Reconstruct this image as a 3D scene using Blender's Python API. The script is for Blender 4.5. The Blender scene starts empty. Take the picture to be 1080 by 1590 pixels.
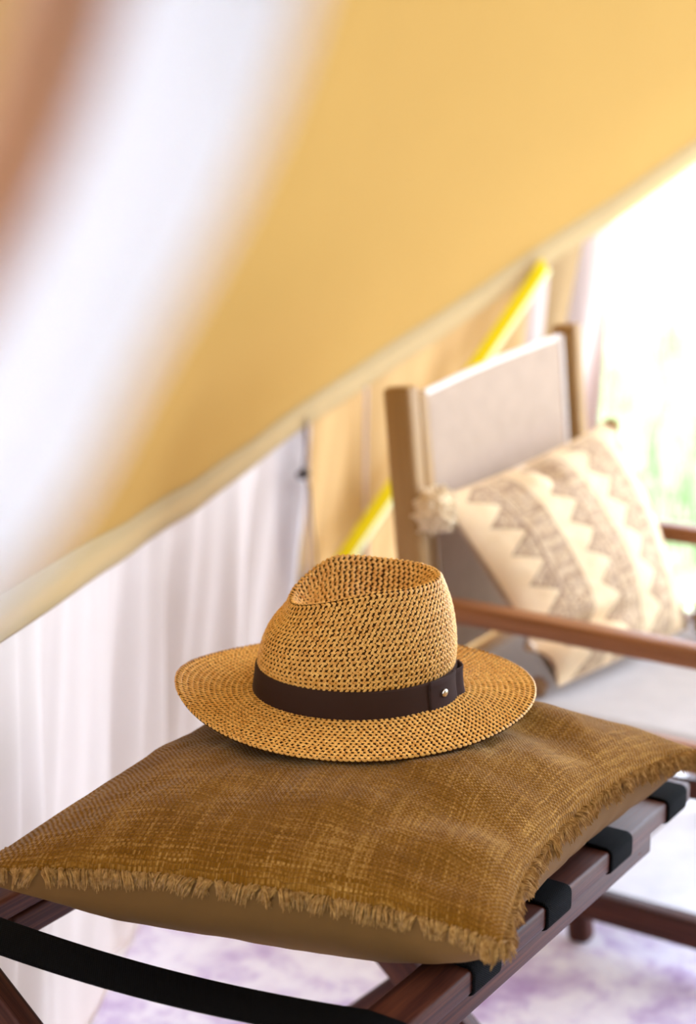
import bpy, math, random
import numpy as np
from mathutils import Vector, Matrix, noise as mnoise

random.seed(4); rng = np.random.default_rng(4)
S = bpy.context.scene
COL = S.collection
PI = math.pi

# ------------------------------------------------------------------ camera, sky, sun, exposure
PITCH = 14.35
cam_d = bpy.data.cameras.new('camera'); cam = bpy.data.objects.new('camera', cam_d); COL.objects.link(cam)
cam.location = (0, 0, 1.25); cam.rotation_euler = (math.radians(90 - PITCH), 0, 0)
cam_d.sensor_fit = 'HORIZONTAL'; cam_d.sensor_width = 24.0; cam_d.lens = 24.0 * 2600 / 1080
cam_d.clip_start = 0.02
cam_d.dof.use_dof = True; cam_d.dof.focus_distance = 1.58; cam_d.dof.aperture_fstop = 2.8
S.camera = cam

w = bpy.data.worlds.new('sky'); S.world = w; w.use_nodes = True
bg = w.node_tree.nodes['Background']; bg.inputs[0].default_value = (0.72, 0.82, 1.0, 1); bg.inputs[1].default_value = 6.2
sd = bpy.data.lights.new('sun', 'SUN'); sd.energy = 8.0; sd.angle = math.radians(1.0); sd.color = (1, 0.95, 0.86)
sun = bpy.data.objects.new('sun', sd); COL.objects.link(sun)
sun.rotation_euler = Vector((0.62, -0.38, -0.9)).to_track_quat('-Z', 'Y').to_euler()

S.view_settings.view_transform = 'Standard'; S.view_settings.look = 'None'
S.view_settings.gamma = 1.0; S.view_settings.use_curve_mapping = False
S.view_settings.exposure = 0.66
S.cycles.max_bounces = 12; S.cycles.diffuse_bounces = 6

# ------------------------------------------------------------------ helpers
def mesh(name, V, F, mat=None, parent=None, smooth=True, uv=None, col=None, mats=None, midx=None):
    me = bpy.data.meshes.new(name)
    V = np.asarray(V, dtype=float)
    off = np.array(parent.matrix_basis.translation) if parent is not None else np.zeros(3)
    p = parent
    while p is not None and p.parent is not None:
        p = p.parent; off = off + np.array(p.matrix_basis.translation)
    V = V - off
    F = [tuple(int(i) for i in f) for f in F] if not isinstance(F, np.ndarray) else F.tolist()
    me.from_pydata(V.tolist(), [], F)
    if smooth: me.polygons.foreach_set('use_smooth', [True] * len(me.polygons))
    if uv is not None or col is not None:
        li = np.empty(len(me.loops), dtype=np.int32); me.loops.foreach_get('vertex_index', li)
    if uv is not None:
        l = me.uv_layers.new(name='UVMap'); l.data.foreach_set('uv', np.asarray(uv, dtype=np.float32)[li].ravel())
    if col is not None:
        a = me.color_attributes.new('print', 'FLOAT_COLOR', 'POINT')
        c = np.asarray(col, dtype=np.float32); a.data.foreach_set('color', np.c_[c, np.ones(len(c))].astype(np.float32).ravel())
    for m in (mats or ([mat] if mat else [])): me.materials.append(m)
    if midx is not None: me.polygons.foreach_set('material_index', np.asarray(midx, dtype=np.int32))
    me.update()
    o = bpy.data.objects.new(name, me); COL.objects.link(o)
    if parent is not None: o.parent = parent
    return o

def empty(name, loc, label, cat, group=None):
    o = bpy.data.objects.new(name, None); COL.objects.link(o); o.location = loc; o.empty_display_size = .1
    o['label'] = label; o['category'] = cat
    if group: o['group'] = group
    return o

def structure(o, label=None):
    o['kind'] = 'structure'
    if label: o['label'] = label
    return o

def gridfaces(nu, nv, closed_u=False):
    i, j = np.meshgrid(np.arange(nu if closed_u else nu - 1), np.arange(nv - 1), indexing='ij')
    i2 = (i + 1) % nu
    return np.stack([i * nv + j, i2 * nv + j, i2 * nv + j + 1, i * nv + j + 1], -1).reshape(-1, 4)

class MB:
    """collects pieces of ONE part"""
    def __init__(s): s.V = []; s.F = []; s.U = []; s.n = 0
    def add(s, V, F, U=None):
        V = np.asarray(V, float)
        s.V.append(V); s.F += [tuple(int(i) + s.n for i in f) for f in F]
        s.U.append(np.asarray(U, float) if U is not None else np.zeros((len(V), 2))); s.n += len(V)
        return s
    def build(s, name, mat, parent=None, smooth=True):
        return mesh(name, np.vstack(s.V), s.F, mat, parent, smooth, uv=np.vstack(s.U))

def rrect(w, h, r, k=3):
    pts = []
    for cx, cy, a0 in ((w/2-r, h/2-r, 0), (-w/2+r, h/2-r, 90), (-w/2+r, -h/2+r, 180), (w/2-r, -h/2+r, 270)):
        for q in range(k + 1):
            a = math.radians(a0 + 90 * q / k); pts.append((cx + r*math.cos(a), cy + r*math.sin(a)))
    return pts

def beam(mb, p0, p1, w, h, up=(0, 0, 1), r=.004, n=2, bow=0.0, endr=True):
    """rounded rectangular bar, w across, h along up; ends eased"""
    p0 = np.array(p0, float); p1 = np.array(p1, float); L = np.linalg.norm(p1 - p0); t = (p1 - p0) / L
    up = np.array(up, float); up = up - t * (up @ t); up /= np.linalg.norm(up); s = np.cross(t, up)
    sec = rrect(w, h, r); m = len(sec)
    ts = [0] + ([r * .3 / L, r / L] if endr else []) + [q / n for q in range(1, n)] + ([1 - r / L, 1 - r * .3 / L] if endr else []) + [1]
    V = []; U = []
    per = np.r_[0, np.cumsum([math.dist(sec[i], sec[(i + 1) % m]) for i in range(m)])]
    for k_, q in enumerate(ts):
        d = min(q * L, L - q * L); sh = 1.0
        inset = 0
        if endr and d < r: inset = r - math.sqrt(max(0, r*r - (r - d)**2))
        for i, (a, b) in enumerate(sec):
            fa = (w/2 - inset) / (w/2); fb = (h/2 - inset) / (h/2)
            V.append(p0 + t * q * L + s * a * fa + up * (b * fb + bow * math.sin(PI * q))); U.append((q * L + p0[0]*3.1, per[i] + p0[1]*1.7))
    F = []
    for k_ in range(len(ts) - 1):
        for i in range(m):
            F.append((k_*m + i, k_*m + (i+1) % m, (k_+1)*m + (i+1) % m, (k_+1)*m + i))
    F.append(tuple(range(m - 1, -1, -1))); F.append(tuple((len(ts)-1)*m + i for i in range(m)))
    return mb.add(V, F, U)

def tube(mb, pts, rad, m=8):
    pts = np.asarray(pts, float); n = len(pts)
    rad = np.full(n, rad) if np.isscalar(rad) else np.asarray(rad)
    T = np.gradient(pts, axis=0); T /= np.linalg.norm(T, axis=1)[:, None] + 1e-12
    ref = np.array([0, 0, 1.]) if abs(T[0][2]) < .9 else np.array([1., 0, 0])
    V = []
    for i in range(n):
        a = np.cross(T[i], ref); a /= np.linalg.norm(a) + 1e-12; b = np.cross(T[i], a)
        for k in range(m):
            V.append(pts[i] + rad[i] * (a * math.cos(2*PI*k/m) + b * math.sin(2*PI*k/m)))
    F = [(i*m + k, (i+1)*m + k, (i+1)*m + (k+1) % m, i*m + (k+1) % m) for i in range(n - 1) for k in range(m)]
    F.append(tuple(range(m))); F.append(tuple((n-1)*m + k for k in range(m - 1, -1, -1)))
    return mb.add(V, F)

def strip_solid(mb, C, A, half_w, thick, N):
    """a flat band along centre points C, width vectors A, normals N, real thickness, closed ends"""
    C = np.asarray(C, float); A = np.asarray(A, float); N = np.asarray(N, float); n = len(C)
    hw = np.full(n, half_w) if np.isscalar(half_w) else np.asarray(half_w)
    V = []; U = []; L = np.r_[0, np.cumsum(np.linalg.norm(np.diff(C, axis=0), axis=1))]
    for i in range(n):
        for a, b in ((-1, .5), (-.92, 1), (0, 1), (.92, 1), (1, .5), (1, -.5), (.92, -1), (0, -1), (-.92, -1), (-1, -.5)):
            V.append(C[i] + A[i]*a*hw[i] + N[i]*b*thick/2); U.append((L[i], a*hw[i]))
    m = 10
    F = [(i*m + k, i*m + (k+1) % m, (i+1)*m + (k+1) % m, (i+1)*m + k) for i in range(n - 1) for k in range(m)]
    F.append(tuple(range(m - 1, -1, -1))); F.append(tuple((n-1)*m + k for k in range(m)))
    return mb.add(V, F, U)

def catmull(P, n=12):
    P = np.asarray(P, float); P = np.vstack([2*P[0]-P[1], P, 2*P[-1]-P[-2]]); o = []
    for i in range(1, len(P) - 2):
        a, b, c, d = P[i-1], P[i], P[i+1], P[i+2]
        for t in np.linspace(0, 1, n, endpoint=False):
            o.append(.5*(2*b + (c-a)*t + (2*a-5*b+4*c-d)*t*t + (3*b-a-3*c+d)*t**3))
    o.append(P[-2]); return np.array(o)

# ------------------------------------------------------------------ material helpers
class NT:
    def __init__(s, name):
        s.m = bpy.data.materials.new(name); s.m.use_nodes = True; s.t = s.m.node_tree; s.t.nodes.clear()
        s.out = s.n('ShaderNodeOutputMaterial')
    def n(s, typ, **kw):
        x = s.t.nodes.new(typ)
        for k, v in kw.items(): setattr(x, k, v)
        return x
    def l(s, a, b): s.t.links.new(a, b)
    def val(s, sock, v):
        if hasattr(v, 'is_output') or isinstance(v, bpy.types.NodeSocket): s.l(v, sock)
        else: sock.default_value = v
    def math(s, op, a, b=None, c=None):
        x = s.n('ShaderNodeMath', operation=op)
        s.val(x.inputs[0], a)
        if b is not None: s.val(x.inputs[1], b)
        if c is not None: s.val(x.inputs[2], c)
        return x.outputs[0]
    def noise(s, vec, scale=5, detail=3, rough=.55, dist=0):
        x = s.n('ShaderNodeTexNoise'); x.inputs['Scale'].default_value = scale; x.inputs['Detail'].default_value = detail
        x.inputs['Roughness'].default_value = rough; x.inputs['Distortion'].default_value = dist
        if vec is not None: s.l(vec, x.inputs['Vector'])
        return x.outputs['Fac']
    def scale(s, vec, v):
        x = s.n('ShaderNodeMapping'); s.l(vec, x.inputs['Vector']); x.inputs['Scale'].default_value = v; return x.outputs[0]
    def ramp(s, fac, stops):
        x = s.n('ShaderNodeValToRGB'); s.l(fac, x.inputs[0]); e = x.color_ramp.elements
        while len(e) < len(stops): e.new(.5)
        for k, (p, c) in enumerate(stops): e[k].position = p; e[k].color = (*c, 1)
        return x.outputs[0]
    def mix(s, fac, a, b, blend='MIX'):
        x = s.n('ShaderNodeMix', data_type='RGBA', blend_type=blend)
        s.val(x.inputs[0], fac)
        for i, v in ((6, a), (7, b)):
            if isinstance(v, tuple): x.inputs[i].default_value = (*v, 1)
            else: s.l(v, x.inputs[i])
        return x.outputs[2]
    def bump(s, h, strength=.5, dist=.001):
        x = s.n('ShaderNodeBump'); x.inputs['Strength'].default_value = strength; x.inputs['Distance'].default_value = dist
        s.l(h, x.inputs['Height']); return x.outputs[0]
    def bsdf(s, color, rough=.8, normal=None, spec=.3, sheen=0, metallic=0):
        x = s.n('ShaderNodeBsdfPrincipled')
        if isinstance(color, tuple): x.inputs['Base Color'].default_value = (*color, 1)
        else: s.l(color, x.inputs['Base Color'])
        s.val(x.inputs['Roughness'], rough); x.inputs['Specular IOR Level'].default_value = spec
        x.inputs['Sheen Weight'].default_value = sheen; x.inputs['Sheen Roughness'].default_value = .35; x.inputs['Sheen Tint'].default_value = (1, .86, .66, 1); x.inputs['Metallic'].default_value = metallic
        if normal is not None: s.l(normal, x.inputs['Normal'])
        return x.outputs[0]
    def uv(s): return s.n('ShaderNodeUVMap').outputs[0]
    def obj(s): return s.n('ShaderNodeTexCoord').outputs['Object']
    def sep(s, v):
        x = s.n('ShaderNodeSeparateXYZ'); s.l(v, x.inputs[0]); return x.outputs
    def done(s, sh): s.l(sh, s.out.inputs[0]); return s.m

def canvas_mat(name, diff, trans, tfac=.5, weave=900):
    n = NT(name); v = n.obj()
    f = n.noise(v, 6, 4); g = n.noise(v, weave, 2)
    dc = n.mix(n.math('MULTIPLY', f, .25), diff, tuple(c*.8 for c in diff))
    tc = n.mix(n.math('MULTIPLY', f, .3), trans, tuple(c*.85 for c in trans))
    b = n.bump(g, .15, .0006)
    d = n.n('ShaderNodeBsdfDiffuse'); n.l(dc, d.inputs[0]); n.l(b, d.inputs['Normal'])
    t = n.n('ShaderNodeBsdfTranslucent'); n.l(tc, t.inputs[0]); n.l(b, t.inputs['Normal'])
    m = n.n('ShaderNodeMixShader'); m.inputs[0].default_value = tfac; n.l(d.outputs[0], m.inputs[1]); n.l(t.outputs[0], m.inputs[2])
    return n.done(m.outputs[0])

def wood_mat(name, stops, rough=.48, grain=1.0, spec=.22):
    n = NT(name); uv = n.uv()
    big = n.noise(n.scale(uv, (2.2, 34, 1)), 1, 4, .6, 1.2)
    fine = n.noise(n.scale(uv, (14, 420, 1)), 1, 3, .6, .2)
    f = n.math('ADD', n.math('MULTIPLY', big, .72), n.math('MULTIPLY', fine, .28))
    c = n.ramp(f, stops)
    r = n.math('ADD', n.math('MULTIPLY', fine, .25), rough - .1)
    return n.done(n.bsdf(c, r, n.bump(fine, .25 * grain, .0006), spec))

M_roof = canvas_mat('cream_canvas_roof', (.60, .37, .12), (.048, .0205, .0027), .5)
M_shade = canvas_mat('light_blocking_canvas', (.30, .20, .12), (.02, .012, .006), .3)  # dark, nearly opaque cloth made up to cut fill light from the unseen side
M_hem = canvas_mat('cream_canvas_hem', (.74, .54, .28), (.070, .036, .008), .5)
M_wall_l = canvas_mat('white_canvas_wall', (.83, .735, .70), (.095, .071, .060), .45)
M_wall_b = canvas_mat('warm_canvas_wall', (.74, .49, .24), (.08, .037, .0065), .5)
M_flap = canvas_mat('pale_pink_canvas', (.88, .72, .64), (.30, .17, .105), .5)
M_curtain = canvas_mat('white_cotton_curtain', (.92, .91, .93), (.90, .89, .93), .55)
M_tan_strip = canvas_mat('tan_strip_cloth', (.56, .42, .34), (.62, .42, .30), .5)
M_rosewood = wood_mat('dark_red_hardwood', [(.25, (.014, .004, .003)), (.48, (.055, .014, .008)), (.62, (.11, .032, .015)), (.8, (.24, .075, .030))], .46)
M_teak = wood_mat('mid_brown_hardwood', [(.2, (.13, .045, .016)), (.5, (.27, .105, .038)), (.8, (.42, .19, .08))], .42)
M_post = wood_mat('olive_brown_hardwood', [(.2, (.22, .115, .036)), (.5, (.34, .19, .065)), (.8, (.44, .26, .10))], .5)

def webbing():
    n = NT('black_webbing'); uv = n.uv(); x, y, _ = n.sep(uv)
    a = n.math('SINE', n.math('MULTIPLY', x, 2*PI/.0022)); b = n.math('SINE', n.math('MULTIPLY', y, 2*PI/.003))
    h = n.math('MULTIPLY', a, b)
    c = n.ramp(n.math('MULTIPLY_ADD', h, .5, .5), [(0, (.002, .002, .002)), (1, (.008, .0075, .0075))])
    return n.done(n.bsdf(c, .75, n.bump(h, .6, .0007), .03, 0))
M_web = webbing()

def burlap():
    n = NT('ochre_burlap'); uv = n.uv()
    wob = n.n('ShaderNodeTexNoise'); wob.inputs['Scale'].default_value = 38; wob.inputs['Detail'].default_value = 3; n.l(uv, wob.inputs['Vector'])
    sub = n.n('ShaderNodeVectorMath', operation='SUBTRACT'); n.l(wob.outputs['Color'], sub.inputs[0]); sub.inputs[1].default_value = (.5, .5, .5)
    sc = n.n('ShaderNodeVectorMath', operation='SCALE'); n.l(sub.outputs[0], sc.inputs[0]); sc.inputs['Scale'].default_value = .006
    ad = n.n('ShaderNodeVectorMath', operation='ADD'); n.l(uv, ad.inputs[0]); n.l(sc.outputs[0], ad.inputs[1])
    x, y, _ = n.sep(ad.outputs[0]); P_ = .0025
    sx = n.math('SINE', n.math('MULTIPLY', x, PI/P_)); sy = n.math('SINE', n.math('MULTIPLY', y, PI/P_))
    chk = n.math('GREATER_THAN', n.math('MULTIPLY', sx, sy), 0.0)
    ax = n.math('POWER', n.math('ABSOLUTE', sx), .6); ay = n.math('POWER', n.math('ABSOLUTE', sy), .6)
    # slubby yarn thickness, each yarn its own tone
    yx = n.noise(n.scale(ad.outputs[0], (400, 15, 1)), 1, 3, .6); yy = n.noise(n.scale(ad.outputs[0], (15, 400, 1)), 1, 3, .6)
    hx = n.math('MULTIPLY', ax, n.math('MULTIPLY_ADD', yx, 1.2, .4)); hy = n.math('MULTIPLY', ay, n.math('MULTIPLY_ADD', yy, 1.2, .4))
    hm = n.n('ShaderNodeMix', data_type='FLOAT'); n.l(chk, hm.inputs[0]); n.l(hx, hm.inputs[2]); n.l(hy, hm.inputs[3]); h = hm.outputs[0]
    tm = n.n('ShaderNodeMix', data_type='FLOAT'); n.l(chk, tm.inputs[0]); n.l(yx, tm.inputs[2]); n.l(yy, tm.inputs[3]); tone = tm.outputs[0]
    mot = n.noise(uv, 9, 3)
    base = n.ramp(n.math('MULTIPLY_ADD', mot, .35, n.math('MULTIPLY_ADD', tone, .9, -.12)), [(.2, (.085, .028, .002)), (.5, (.205, .082, .007)), (.75, (.54, .29, .07))])
    gap = n.ramp(h, [(.12, (.34, .28, .22)), (.5, (1, 1, 1))])
    c = n.mix(1.0, base, gap, 'MULTIPLY')
    return n.done(n.bsdf(c, .92, n.bump(h, .8, .0011), .03, .28))
M_burlap = burlap()

def plain_cloth(name, c, weave=1400, bump=.2, sheen=.05):
    n = NT(name); v = n.obj(); f = n.noise(v, 30, 3); g = n.noise(v, weave, 1)
    cc = n.mix(f, tuple(k*.86 for k in c), tuple(min(1, k*1.08) for k in c))
    return n.done(n.bsdf(cc, .9, n.bump(g, bump, .0005), .15, sheen))
M_cushback = plain_cloth('tan_cotton', (.155, .074, .019), 1400, .2, 0)
M_seat = plain_cloth('beige_canvas', (.42, .305, .22), 900)
M_seat2 = plain_cloth('pale_canvas', (.47, .43, .405), 900)
M_seatedge = plain_cloth('beige_canvas_edge', (.78, .70, .62), 900)
M_band = plain_cloth('dark_brown_ribbon', (.040, .018, .011), 1500, .3)
M_tab = plain_cloth('dark_brown_leather', (.040, .020, .016), 300, .2)
def fiber(name, a, b, sheen=.2):
    n = NT(name); f = n.noise(n.obj(), 220, 2)
    return n.done(n.bsdf(n.ramp(f, [(.3, a), (.7, b)]), .85, None, .2, sheen))
M_fringe = fiber('ochre_yarn', (.22, .095, .016), (.50, .27, .075))
M_tassel = fiber('cream_yarn', (.80, .58, .30), (.92, .78, .55))
M_tassel_b = fiber('brown_yarn', (.22, .12, .06), (.46, .28, .15))
def straw():
    n = NT('golden_straw'); f = n.noise(n.obj(), 220, 2)
    return n.done(n.bsdf(n.ramp(f, [(.3, (.60, .245, .028)), (.7, (.88, .50, .125))]), .45, None, .4))
M_straw = straw()
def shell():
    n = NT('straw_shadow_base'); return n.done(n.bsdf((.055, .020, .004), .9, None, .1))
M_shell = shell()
def metal():
    n = NT('brass_stud'); return n.done(n.bsdf((.78, .72, .62), .28, None, .5, 0, 1.0))
M_metal = metal()
def dark_plain(name, c, r=.6):
    n = NT(name); return n.done(n.bsdf(c, r, None, .3))
M_toggle = dark_plain('dark_toggle', (.04, .03, .028), .5)
M_cord = dark_plain('brown_cord', (.16, .11, .09), .8)
def strapmat(name, c, t):
    n = NT(name); v = n.obj(); g = n.noise(v, 700, 1)
    d = n.n('ShaderNodeBsdfDiffuse'); d.inputs[0].default_value = (*c, 1); n.l(n.bump(g, .2, .0005), d.inputs['Normal'])
    tr = n.n('ShaderNodeBsdfTranslucent'); tr.inputs[0].default_value = (*t, 1)
    m = n.n('ShaderNodeMixShader'); m.inputs[0].default_value = .4; n.l(d.outputs[0], m.inputs[1]); n.l(tr.outputs[0], m.inputs[2])
    return n.done(m.outputs[0])
M_strap = strapmat('yellow_webbing', (.66, .46, .01), (.45, .32, .008))
M_strapedge = strapmat('pale_webbing_edge', (.80, .82, .50), (.8, .8, .45))

def printed():
    n = NT('block_printed_cotton'); a = n.n('ShaderNodeAttribute'); a.attribute_name = 'print'
    f = n.noise(n.obj(), 60, 3); g = n.noise(n.obj(), 1100, 1)
    c = n.mix(n.math('MULTIPLY', f, .25), a.outputs['Color'], (.9, .8, .66))
    return n.done(n.bsdf(c, .9, n.bump(g, .2, .0005), .15, .05))
M_print = printed()

def rugmat():
    n = NT('faded_lilac_rug'); v = n.obj()
    a = n.noise(v, 7, 5, .62, .8); b = n.noise(v, 22, 4, .6, .6); c_ = n.noise(n.scale(v, (500, 160, 1)), 1, 2)
    f = n.math('ADD', n.math('MULTIPLY', a, .6), n.math('MULTIPLY', b, .4))
    c = n.ramp(f, [(.32, (.46, .32, .56)), (.44, (.66, .56, .74)), (.52, (.82, .77, .86)), (.62, (.90, .87, .92)), (.74, (.76, .68, .70))])
    return n.done(n.bsdf(c, .95, n.bump(c_, .4, .001), .1, .1))
M_rug = rugmat()
M_floor = plain_cloth('white_groundsheet', (.9, .89, .91), 400)
def grassmat():
    n = NT('lawn'); v = n.obj(); a = n.noise(v, 2.5, 5, .65); b = n.noise(v, 40, 3)
    f = n.math('ADD', n.math('MULTIPLY', a, .6), n.math('MULTIPLY', b, .4))
    return n.done(n.bsdf(n.ramp(f, [(.3, (.07, .14, .04)), (.5, (.16, .22, .10)), (.7, (.30, .34, .21))]), .9, None, .1))
M_grass = grassmat()

# ------------------------------------------------------------------ tent shell
WP = [(-.50, .4), (-.43, 1.2), (-.375, 1.8), (-.337, 2.2), (-.27, 2.6), (-.12, 2.98), (.12, 3.3), (.45, 3.6), (.85, 3.86), (1.3, 4.05), (2.0, 4.2)]
WC = catmull(WP, 60); WS = np.r_[0, np.cumsum(np.linalg.norm(np.diff(WC, axis=0), axis=1))]
HS = [0, 0.6, 1.304, 1.572, 1.904, 2.241, 2.485, 2.696, 2.822, 2.942, 3.099, 3.254, 3.444, 3.613, 3.707, 3.854, 4.4, 5.15]
HZ = [0.8, 0.765, 0.67, 0.637, 0.596, 0.577, 0.596, 0.639, 0.668, 0.705, 0.751, 0.807, 0.886, 0.955, 1.001, 1.076, 1.36, 1.75]
_hs = np.linspace(0, 5.15, 300); _hz = np.interp(_hs, HS, HZ)
_k = np.exp(-np.linspace(-2, 2, 11)**2); _k /= _k.sum(); _hz = np.convolve(np.pad(_hz, 5, mode='edge'), _k, 'valid')
def wpos(s):
    s = np.asarray(s, float); return np.stack([np.interp(s, WS, WC[:, 0]), np.interp(s, WS, WC[:, 1])], -1)
def wnorm(s):
    e = .02; d = wpos(np.minimum(s + e, WS[-1])) - wpos(np.maximum(s - e, 0)); d /= np.linalg.norm(d, axis=-1)[..., None]
    return np.stack([d[..., 1], -d[..., 0]], -1)
def hemz(s): return np.interp(s, _hs, _hz)
def on_wall(s, off, z):
    p = wpos(s) + wnorm(s) * np.asarray(off)[..., None]; return np.concatenate([p, np.asarray(z)[..., None]], -1)

def sheet(name, s, prof, mat, parent=None, ripple=None, uvs=True):
    """prof(s_grid)->(off,z) arrays [ns,nk]"""
    off, z = prof(s); P_ = on_wall(np.repeat(s[:, None], off.shape[1], 1), off, z)
    return mesh(name, P_.reshape(-1, 3), gridfaces(*off.shape), mat, parent)

roof_dz = np.array([0.045, .051, .063, .085, .12, .2, .3, .42, .56, .72, .9, 1.05, 1.2, 1.4, 1.7])
roof_off = np.array([.012, .013, .016, .022, .034, .064, .085, .11, .14, .175, .23, .33, .48, .75, 1.2])
APEX = np.array([1.55, 1.75, 2.55])
def roof_sheet(name, s, pf, hz, mat, parent=None):
    sag = .006 * np.sin(s * 3.1)[:, None] * np.sin(np.clip(roof_dz, 0, 1) * PI)[None]
    P_ = pf(s, roof_off[None] + sag, hz(s)[:, None] + roof_dz[None])[:, :12]
    q = np.linspace(0, 1, 9)[1:][None, :, None]; last = P_[:, -1:]          # on up to the peak of the tent
    V = np.concatenate([P_, last*(1-q) + APEX*q - np.array([0, 0, .06])*np.sin(PI*q)], 1)
    return mesh(name, V.reshape(-1, 3), gridfaces(*V.shape[:2]), mat, parent)
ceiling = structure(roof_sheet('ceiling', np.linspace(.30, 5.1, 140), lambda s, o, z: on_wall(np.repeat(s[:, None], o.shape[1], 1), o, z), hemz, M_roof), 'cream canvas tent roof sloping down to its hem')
# unseen side of the tent behind the photographer, added and shaped to limit the light
FC = catmull([(3.45, 1.5), (3.35, .5), (3.0, -.3), (2.2, -.95), (1.2, -1.2), (.5, -1.15), (.05, -1.0), (-.28, -.7), (-.45, -.3), (-.5, .0), (-.5, .27)], 30)
FS = np.r_[0, np.cumsum(np.linalg.norm(np.diff(FC, axis=0), axis=1))]
def on_front(s, off, z):
    e = .03; g_ = lambda t: np.stack([np.interp(t, FS, FC[:, 0]), np.interp(t, FS, FC[:, 1])], -1)
    d = g_(np.minimum(s+e, FS[-1])) - g_(np.maximum(s-e, 0)); d /= np.linalg.norm(d, axis=-1)[..., None]
    p = g_(s)[:, None, :] + np.stack([d[:, 1], -d[:, 0]], -1)[:, None, :]*off[..., None]
    return np.concatenate([p, z[..., None]], -1)
fs = np.linspace(0, FS[-1], 60)
roof_sheet('unseen_roof_panel', fs, on_front, lambda s: np.full(len(s), .80), M_shade, ceiling)
zz = np.linspace(0, .9, 10)
fw = structure(mesh('wall_front', on_front(fs, np.zeros((60, 10)), np.repeat(zz[None], 60, 0)).reshape(-1, 3), gridfaces(60, 10), M_shade), 'canvas wall on the near side of the tent')
def hem_prof(s):
    dz = np.array([.057, .045, .039, .03, .015, .004, 0, .004]); of = np.array([.012, .014, .016, .017, .016, .015, .013, .010])
    wv = .0015 * np.sin(s * 9)[:, None] * (1 - dz / .057)[None]
    return of[None] + wv, hemz(s)[:, None] + dz[None]
h_ = sheet('hem_band', np.linspace(.30, 5.1, 180), hem_prof, M_hem, ceiling); h_['label'] = 'paler hem band below the roof seam'
def seam_prof(s):
    dz = np.array([.041, .047, .053, .059]); of = np.array([.010, .007, .007, .010])
    return np.repeat(of[None], len(s), 0), hemz(s)[:, None] + dz[None]
sheet('roof_seam', np.linspace(.30, 5.1, 140), seam_prof, M_roof, ceiling)

def wall_prof(amp, seed, push=0):
    def f(s):
        k = 40; zz = np.linspace(0, 1, k); top = hemz(s) + .056
        z = zz[None] * top[:, None]
        ph = s[:, None] - .22 * z
        r = 1.1*(np.abs(np.sin(ph * 13 + .8*np.sin(ph * 7 + seed) + seed))**.7 - .6) + np.sin(ph * 38 + 1.3 * np.sin(ph * 9 + seed)) * .55 + np.sin(ph * 71 + 2.1 * np.sin(ph * 5.3) + seed) * .3 + np.sin(ph * 19 + z * 3 + seed) * .5
        env = np.clip((top[:, None] - z)/.35, 0, 1)**.7*.9*np.clip(.25 + z/.25, 0, 1) + .06
        flare = -.02 * np.exp(-(z / .05)**2)
        return amp * r * env - .006 - .006*env - push*np.clip(1 - (s[:, None] - 2.62)/.14, 0, 1) , z - .012
    return f
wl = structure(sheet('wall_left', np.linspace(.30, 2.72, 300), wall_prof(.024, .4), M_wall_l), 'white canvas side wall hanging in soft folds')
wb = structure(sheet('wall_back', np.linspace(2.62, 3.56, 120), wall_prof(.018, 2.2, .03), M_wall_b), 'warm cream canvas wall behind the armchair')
# piping seams on the walls
for s0, nm in ((2.70, 'wall_seam'), (2.886, 'wall_seam')):
    mb = MB(); z = np.linspace(.01, float(hemz(s0)) + .05, 24)
    tube(mb, on_wall(np.full(24, s0) + .004*np.sin(z*9), np.full(24, .009), z), .004, 6); mb.build(nm, M_flap, wb)

# ------------------------------------------------------------------ ground, floor, rug
g = mesh('ground', [(-30, -20, -.02), (40, -20, -.02), (40, 70, -.02), (-30, 70, -.02)], [(0, 1, 2, 3)], M_grass, smooth=False); structure(g, 'sunlit lawn outside the tent')
_fs = np.linspace(0, 5.14, 60); fl_in = [tuple(p) for p in wpos(_fs) - wnorm(_fs)*.06]
fl = [(x, y, -.004) for x, y in fl_in] + [(3.2, 4.2, -.004), (3.2, .2, -.004), (-.34, .2, -.004)]
n_ = len(fl); fl2 = fl + [(x, y, -.019) for x, y, z in fl]
structure(mesh('floor', fl2, [tuple(range(n_ - 1, -1, -1)), tuple(range(n_, 2*n_))] + [(i, (i+1) % n_, n_ + (i+1) % n_, n_ + i) for i in range(n_)], M_floor, smooth=False), 'white groundsheet of the tent')
# rug: far edge parallel with the chair
def rug():
    a = np.array([-.325, 2.335]); d = np.array([.84, -.543]); nn = np.array([-.543, -.84])
    far0 = np.array([.397, 2.443]) - d * .62
    P1 = np.array([-.02, 2.72]); P2 = np.array([.397, 2.443]); P3 = P2 + d * 1.5; P4 = np.array([1.5, .3])
    ws = np.linspace(.1, 2.25, 16); left = wpos(ws) + wnorm(ws)*.004
    poly = [*left, P1, P2, P3, P4][::-1]; m = len(poly)
    mb = MB(); V = [(p[0], p[1], z) for z in (.004, -.003) for p in poly]
    F = [tuple(range(m)), tuple(range(2*m - 1, m - 1, -1))] + [(m+i, m+(i+1) % m, (i+1) % m, i) for i in range(m)]
    o = mb.add(V, F).build('rug', M_rug, None, False)
    o['label'] = 'faded lilac and white mottled rug spread on the tent floor'; o['category'] = 'rug'
rug()
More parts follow.
